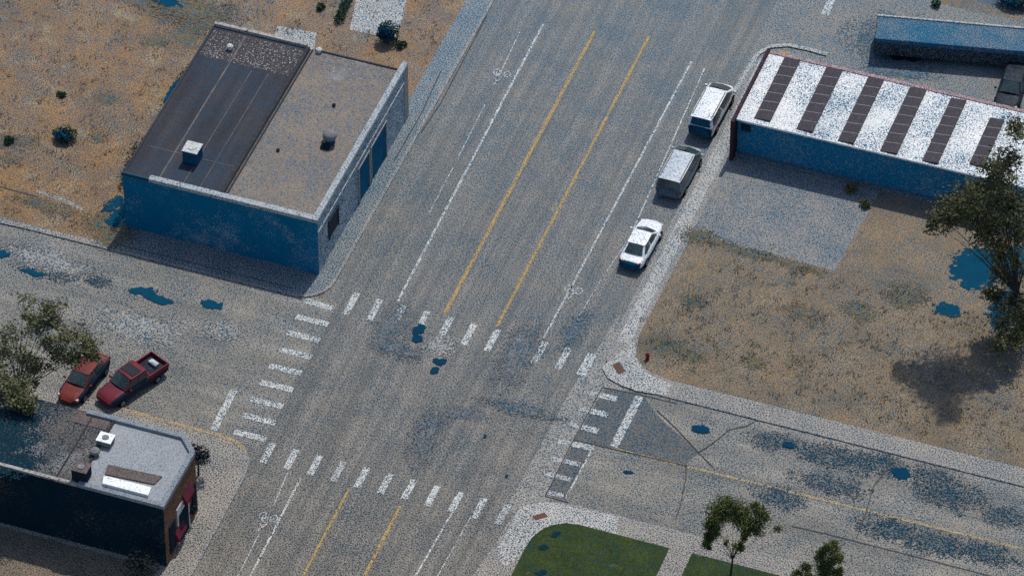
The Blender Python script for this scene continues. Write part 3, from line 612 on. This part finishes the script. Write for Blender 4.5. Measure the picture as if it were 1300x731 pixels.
# ------------------------------------------------------------ trailer behind the white-roofed building
A = G(1115, 20, 1.9); Bq = G(1275, 34, 1.9); ang = math.atan2(Bq.y-A.y, Bq.x-A.x)
tl = thing('cargo_trailer', 'long blue flat-topped trailer parked behind the white-roofed building', 'trailer', (A.x, A.y, .012), ang)
MB().box(0, -2.5, .55, 13.5, 0, 1.9).build('box', 'trailer_top', tl, bevel=.05)
MB().box(-.03, -.12, 1.86, 10.5, .05, 1.98).build('top_rail', 'concrete_white', tl)
MB().box(.0, -2.56, .55, 13.5, -2.501, 1.5).box(-.06, -2.5, .55, -.001, 0, 1.85).build('side_skirt', 'trailer_side', tl)
MB().box(.3, -2.3, .38, 13.2, -.2, .549).build('chassis', 'metal_dark', tl)
for x in (1.6, 2.7, 11.8):
    for y in (-2.35, -.2):
        wv = MB().tube([(x, y-.13, .48), (x, y+.13, .48)], [.46, .46], 16); o = wv.build('wheel', 'tyre', tl)

# ------------------------------------------------------------ vehicles
def loft(mb, st, prof):   # st: (y, halfwidth, zb, zt)
    v = []; f = []; k = None
    for y, hw, zb, zt in st:
        ring = [(x*hw, zb + (zt-zb)*zz) for x, zz in prof]; ring = ring + [(-x, z) for x, z in reversed(ring)]
        k = len(ring); v += [(x, y, z) for x, z in ring]
    for i in range(len(st)-1):
        for j in range(k): f.append((i*k+j, i*k+(j+1) % k, (i+1)*k+(j+1) % k, (i+1)*k+j))
    f += [tuple(range(k)), tuple(reversed(range((len(st)-1)*k, len(st)*k)))]
    mb.add(v, f)
PROF = [(.86, 0), (.97, .12), (1.0, .40), (.99, .66), (.94, .86), (.84, .95), (.5, .99), (.15, 1.0)]
KINDS = {
 'sedan': dict(st=[(-2.42,.54,.35,.80),(-2.33,.76,.28,.92),(-2.05,.86,.22,.99),(-1.4,.90,.2,1.0),(-.3,.91,.2,.98),(.9,.91,.2,.96),(1.5,.89,.2,.90),(2.0,.82,.22,.83),(2.28,.64,.26,.73),(2.42,.40,.34,.62)],
   base=(-1.75, 1.15, .80, .93), top=(-1.0, .30, .61, 1.43), wheels=(-1.42, 1.45), L=4.84),
 'suv': dict(st=[(-2.40,.74,.42,1.00),(-2.30,.84,.32,1.08),(-2.0,.90,.26,1.12),(-1.0,.92,.25,1.12),(.4,.92,.25,1.10),(1.2,.90,.25,1.04),(1.8,.85,.26,.96),(2.2,.72,.30,.84),(2.4,.50,.38,.66)],
   base=(-2.32, 1.80, .87, 1.04), top=(-2.10, .72, .74, 1.60), wheels=(-1.4, 1.42), L=4.75),
 'pickup': dict(st=[(-2.75,.84,.45,.70),(-2.68,.88,.40,.78),(-2.3,.93,.35,.80),(-.95,.94,.32,.80),(-.85,.94,.32,1.12),(.6,.94,.32,1.12),(1.3,.93,.32,1.10),(2.1,.90,.34,1.04),(2.5,.82,.40,.92),(2.64,.68,.45,.80)],
   base=(-.95, 1.30, .84, 1.08), top=(-.78, .55, .70, 1.72), wheels=(-1.65, 1.65), L=5.4)}
def car(kind, name, px, py, heading, label, paint, roofm=None, end=None, group='parked cars', cat='car', scale=1, extra=None, side=False, cabin=None):
    K = KINDS[kind]; c = G(px, py, .012); t = thing(name, label, cat, (c.x, c.y, .012), heading, group); t.scale = (scale,)*3
    mb = MB(); loft(mb, K['st'], PROF)
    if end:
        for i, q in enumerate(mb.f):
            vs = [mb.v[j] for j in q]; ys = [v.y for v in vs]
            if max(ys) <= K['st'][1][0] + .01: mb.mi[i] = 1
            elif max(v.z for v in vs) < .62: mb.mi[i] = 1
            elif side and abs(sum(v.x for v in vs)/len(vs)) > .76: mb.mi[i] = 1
    body = mb.build('body', [paint, end or paint], t, smooth=True)
    s = body.modifiers.new('s', 'SUBSURF'); s.levels = s.render_levels = 2
    yb, yf, wb, zb = K['base']; tb, tf, wt, zt = K['top']
    lo = [(-wb,yb,zb),(wb,yb,zb),(wb,yf,zb),(-wb,yf,zb)]; hi = [(-wt,tb,zt),(wt,tb,zt),(wt,tf,zt),(-wt,tf,zt)]
    L_ = [Vector(v) for v in lo]; H_ = [Vector(v) for v in hi]
    MB().add(lo+[(v[0]*.99, v[1], v[2]-.02) for v in hi], [(4,5,6,7),(3,2,1,0)]+[(i,(i+1)%4,4+(i+1)%4,4+i) for i in range(4)]).build('cabin', cabin or paint, t, bevel=.05)
    def quad(a, b, c_, d, u0, u1, v0, v1, nm, m, off=.012, bl=.035):
        def P(u, v): return (a*(1-u)+b*u)*(1-v) + (d*(1-u)+c_*u)*v
        n = (b-a).cross(d-a).normalized()*off; rows = 4; v_ = []; f_ = []
        for i in range(rows+1):
            for j in range(rows+1):
                uu = j/rows; bulge = bl*math.sin(math.pi*uu)
                v_.append(P(u0+(u1-u0)*uu, v0+(v1-v0)*i/rows) + n + n.normalized()*bulge)
        for i in range(rows):
            for j in range(rows): q = i*(rows+1)+j; f_.append((q, q+1, q+rows+2, q+rows+1))
        return link(nm, v_, f_, m, t, True)
    quad(L_[2], L_[3], H_[3], H_[2], .07, .93, .08, .93, 'windshield', 'car_glass', bl=.12)
    quad(L_[0], L_[1], H_[1], H_[0], .09, .91, .15, .92, 'rear_window', end if (end and kind == 'suv' and not side) else 'car_glass', bl=.09)
    for s_ in (0, 1):
        a, b, c_, d = (L_[1], L_[2], H_[2], H_[1]) if s_ == 0 else (L_[3], L_[0], H_[0], H_[3])
        for u0, u1 in ((.06, .46), (.51, .93)): quad(a, b, c_, d, u0, u1, .14, .90, 'side_window', 'car_glass')
    rows = 8; v_ = []; f_ = []
    for i in range(rows+1):
        for j in range(rows+1):
            u = -1+2*j/rows; y = tb-.05+(tf-tb+.1)*i/rows; e = 1-(2*i/rows-1)**6*.06
            v_.append((u*(wt+.03)*e, y, zt+.012+.05*(1-u*u)*(1-(2*i/rows-1)**2*.6)))
    for i in range(rows):
        for j in range(rows): q = i*(rows+1)+j; f_.append((q, q+1, q+rows+2, q+rows+1))
    link('roof', v_, f_, roofm or paint, t, True)
    hw = max(s_[1] for s_ in K['st'])
    for wy in K['wheels']:
        for sx in (-1, 1):
            wo = MB().tube([(sx*(hw-.20), wy, .33), (sx*(hw-.02), wy, .33), (sx*(hw+.012), wy, .33)], [.33, .33, .29], 18).build('wheel', 'tyre', t)
            MB().tube([(sx*(hw+.013), wy, .33), (sx*(hw+.022), wy, .33)], [.2, .18], 12).build('rim', 'metal_grey', wo)
    ye = K['st'][1][0]; yh = K['st'][-3][0]
    for sx in (-1, 1):
        MB().box(sx*K['st'][1][1]-.12*(sx > 0)-.0, ye-.03, .72, sx*K['st'][1][1]+.12*(sx < 0), ye+.14, .9).build('tail_light', 'lamp_red', t, bevel=.02)
        MB().box(sx*.66-.13, yh+.02, .60, sx*.66+.13, yh+.20, .73).build('headlight', 'lamp_clear', t, bevel=.03)
        MB().box(sx*(hw+.10)-.09, yf-.42, zb-.02, sx*(hw+.10)+.09, yf-.30, zb+.12).build('mirror', paint, t, bevel=.03)
    if kind == 'pickup':
        MB().box(-.90, -2.68, .78, -.80, -.96, 1.12).box(.80, -2.68, .78, .90, -.96, 1.12).box(-.90, -2.76, .78, .90, -2.682, 1.12).build('bed_side', paint, t, bevel=.02)
        MB().box(-.79, -2.67, .80, .79, -.97, .83).build('bed_floor', 'car_dark', t)
        MB().box(-.60, -.45, zt+.062, .60, .35, zt+.075).build('roof_panel', 'car_dark', t)
    if kind == 'suv':
        for sx in (-1, 1): MB().box(sx*(wt-.06)-.02, tb+.15, zt+.04, sx*(wt-.06)+.02, tf-.15, zt+.10).build('roof_rail', 'metal_grey', t)
    return t
GR = 'cars parked along the avenue'
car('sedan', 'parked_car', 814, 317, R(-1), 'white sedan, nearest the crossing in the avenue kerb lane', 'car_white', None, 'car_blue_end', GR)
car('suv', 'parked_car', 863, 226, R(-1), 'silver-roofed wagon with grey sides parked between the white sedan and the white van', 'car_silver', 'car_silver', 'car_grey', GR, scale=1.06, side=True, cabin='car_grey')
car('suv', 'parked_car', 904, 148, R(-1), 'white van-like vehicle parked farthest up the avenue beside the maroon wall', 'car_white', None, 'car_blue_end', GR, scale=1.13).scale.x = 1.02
def hd(p0, p1): a = G(*p0); b_ = G(*p1); return math.atan2(b_.y-a.y, b_.x-a.x) - math.pi/2
G2 = 'cars parked beside the brick building'
car('pickup', 'parked_truck', 167, 493, hd((205, 465), (136, 512)), 'crimson pickup truck with dark roof panel and open bed, parked nose to kerb', 'car_red', None, 'car_wine', G2, 'pickup truck', scale=.95, side=True)
car('sedan', 'parked_car', 107, 488, hd((124, 465), (92, 505)), 'orange-red car half hidden under the leafy tree', 'car_orange', None, 'car_wine', G2, scale=.98, side=True)
car('sedan', 'parked_car', 1284, 119, R(184), 'dark car behind the back edge of the white roof, cut by the frame', 'car_dark', None, None, 'cars in the rear lot')
c = G(192, 462, .9); cg = tag(MB().box(-.35, -.18, 0, .35, .18, .22).box(-.28, -.12, .221, .1, .12, .27).build('toolbox', 'car_silver', bevel=.03), 'silver toolbox lying in the bed of the crimson pickup', 'toolbox'); 

# ------------------------------------------------------------ trees
def near(px, py, base, dz=0):
    v = ray(px, py); d = Vector((v.x, v.y)); o = Vector((CP.x, CP.y)); b_ = Vector((base[0], base[1]))
    t = (b_-o).dot(d)/d.dot(d); p = CP + v*t
    z = p.z + dz; return G(px, py, z)
def tree(name, bpx, bpy_, label, clumps, m, trunk_r=.25, size=.16, base=None, per=2.0, fork=.4):
    b_ = G(bpx, bpy_, KZ); t = thing(name, label, 'tree', (b_.x, b_.y, KZ)); mb = MB(); tr = MB()
    cs = []
    for px, py, dz, rx, rz, n in clumps:
        p = near(px, py, b_, dz); p = (G(px, py, 2.3 + random.random()) if p.z < 2.3 else p) - Vector(t.location); cs.append((p, rx, rz, n))
    zt = sum(c[0].z for c in cs)/len(cs)*fork; cx = sum(c[0].x for c in cs)/len(cs); cy = sum(c[0].y for c in cs)/len(cs)
    fk = Vector((cx*.25, cy*.25, zt)); tr.tube([(0,0,-.1),(0,0,.3),tuple(fk*.5),tuple(fk)], [trunk_r*1.4, trunk_r, trunk_r*.85, trunk_r*.7], 9)
    for p, rx, rz, n in cs:
        mid = fk.lerp(p, .5) + Vector((0,0,.25)); tr.tube([fk, mid, p], [trunk_r*.30, trunk_r*.13, .012], 6)
        k = max(5, int(n/40))
        for i in range(k):
            q = p + Vector((random.gauss(0,rx*.45), random.gauss(0,rx*.45), random.gauss(0,rz*.42)))
            s = random.uniform(.4,.75); clump(mb, q, (rx*s, rx*s, rz*s*.9), int(n/k*per), size, gauss=True)
            if i % 2 == 0: tr.tube([p, q], [.025, .008], 4)
    mb.build('crown', m, t); tr.build('trunk', 'bark', t); return t
tree('leafy_tree', 1298, 418, 'tall dark drooping tree at the right edge, overhanging the white roof', [
    (1190,285,.2,.7,.35,300),(1225,250,.4,.8,.3,260),(1290,165,0,.8,.6,500),(1282,200,.5,.9,.7,600),(1262,208,-.5,.7,.5,350),(1272,228,0,1.0,.6,600),(1245,240,.5,1.2,.7,900),(1215,262,0,1.1,.7,800),(1200,280,.3,.8,.6,500),(1235,270,-.4,1.3,.8,1000),
    (1265,258,0,1.2,.8,900),(1290,265,0,1.2,.8,800),(1255,295,.5,1.1,.8,900),(1280,290,0,1.1,.7,500),(1270,320,0,.9,.8,600),(1265,345,0,.6,.9,450),(1260,375,.3,.7,.8,450),(1280,385,-.3,.9,.9,600),
    (1275,410,0,.8,.8,500),(1292,400,0,.9,1.1,600),(1270,440,.2,.5,.9,320),(1290,430,0,.8,1.0,500),(1296,340,0,.5,.9,260),(1312,300,0,1.2,1.0,700),(1320,380,0,1.3,1.2,700)], 'leaf_deep', .26, .13, per=.95)
tree('leafy_tree', 18, 532, 'grey-green sparse tree reaching over the orange-red car at left', [
    (60,392,0,.7,.4,330),(68,410,.3,.7,.4,330),(40,402,0,.8,.4,350),(30,378,0,.9,.3,90),(50,418,.2,.8,.5,300),(20,418,0,1.0,.4,130),(62,436,0,.8,.5,380),(88,424,-.5,.9,.4,420),(108,436,-.5,.8,.4,420),(120,446,-.6,.7,.3,300),(78,450,0,1.0,.4,450),(95,453,-.4,.8,.35,330),
    (30,452,.2,1.0,.4,420),(48,464,0,.8,.4,380),(10,446,.2,.9,.4,300),(5,482,2.5,1.0,.6,600),(22,492,3.2,.8,.6,520),(36,512,4.5,.6,.6,420),(25,505,4.2,.6,.5,300),(10,498,4,.7,.5,300),(8,425,0,1.0,.5,150),(-15,470,0,1.2,.8,500),(44,488,.1,.4,.4,60)], 'leaf_grey', .16, .12, per=1.2)
tree('leafy_tree', 927, 736, 'deep green arching tree beside the cross street, left of the two by the lawn', [
    (930,640,0,.7,.4,520),(915,650,.2,.7,.5,600),(940,652,0,.7,.5,600),(905,665,.1,.5,.6,480),(900,680,0,.4,.5,330),(895,692,0,.25,.4,160),(950,662,0,.6,.4,420),(965,645,-.2,.4,.35,200),(972,655,-.2,.4,.3,120),
    (960,668,0,.6,.3,200),(947,678,0,.35,.45,220),(940,695,0,.3,.45,120),(922,690,0,.15,.4,30),(985,672,-.2,.4,.2,50)], 'leaf', .08, .07, per=4)
tree('leafy_tree', 1052, 790, 'thin upright green tree at the bottom edge, right of the arching tree', [
    (1056,693,0,.4,.4,220),(1045,698,0,.4,.4,160),(1060,708,0,.4,.5,260),(1050,715,0,.45,.5,300),(1040,708,0,.35,.4,160),(1062,725,0,.35,.5,260),(1045,728,0,.5,.5,360),(1025,722,0,.5,.3,220),(1012,726,0,.4,.25,120),(1055,745,0,.7,.6,500),(1030,745,0,.7,.6,400)], 'leaf', .09, .07, per=3.5)

# ------------------------------------------------------------ small street furniture
c = G(822, 456, KZ); h = thing('fire_hydrant', 'red fire hydrant in the dry grass at the rounded corner', 'hydrant', (c.x, c.y, KZ))
MB().tube([(0,0,0),(0,0,.06),(0,0,.061),(0,0,.5),(0,0,.6),(0,0,.68),(0,0,.74)], [.17,.17,.12,.12,.16,.12,.03], 12).build('barrel', 'hydrant', h)
for dx in (-1, 1): MB().tube([(0,0,.42),(dx*.2,0,.42)], [.06,.06], 8).build('nozzle', 'hydrant', h)
h.scale = (.85, .85, .8)
# toolbox placed in the truck bed
tr_ = [o for o in C.objects if o.name.startswith('parked_truck')][0]
bpy.context.view_layer.update()
cg.location = tr_.matrix_world @ Vector((0, -2.15, .835)); cg.rotation_euler = (0, 0, tr_.rotation_euler.z)

# ------------------------------------------------------------ loose weeds over the two dry plots (uncountable ground cover)
def weeds(name, n, pick, m, label, size=.09):
    mb = MB()
    for _ in range(n):
        x, y = pick()
        for k in range(random.randint(4, 9)):
            a = random.uniform(0, 6.28); s = size*random.uniform(.6, 1.5); dx, dy = math.cos(a)*s, math.sin(a)*s
            ox, oy = x+random.gauss(0,.16), y+random.gauss(0,.16)
            mb.add([(ox, oy, KZ), (ox+dx*.3-dy*.25, oy+dy*.3+dx*.25, KZ+s*.8), (ox+dx, oy+dy, KZ+s*1.1), (ox+dx*.3+dy*.25, oy+dy*.3-dx*.25, KZ+s*.8)], [(0,1,2,3)])
    o = mb.build(name, m); o['kind'] = 'stuff'; o['label'] = label; return o
hot = [G(845,440),G(875,452),G(880,383),G(905,308),G(960,325),G(890,305),G(1150,375),G(1240,420),G(835,415),G(860,400),G(1015,345)]
def pk():
    if random.random() < .6: p = random.choice(hot); return p.x+random.gauss(0,.7), max(-4.4, p.y+random.gauss(0,.45))
    return random.uniform(11, 34), random.uniform(-4.3, 8)
weeds('weeds', 260, pk, 'leaf_shrub', 'scattered low green weeds in the dry corner lot')
def pk2():
    while True:
        x, y = random.uniform(-45, -13.5), random.uniform(-4.8, 33)
        if not (-27.2 < x and y < 14.5): return x, y
weeds('weeds', 160, pk2, 'leaf_shrub', 'scattered low green weeds in the orange-brown dry field')
weeds('dry_tufts', 900, pk2, 'dry', 'straw-coloured tufts across the dry field', .12)
weeds('dry_tufts', 500, lambda: (random.uniform(12, 36), random.uniform(-4.3, 8.2)), 'dry_lot', 'straw-coloured tufts across the corner lot', .12)
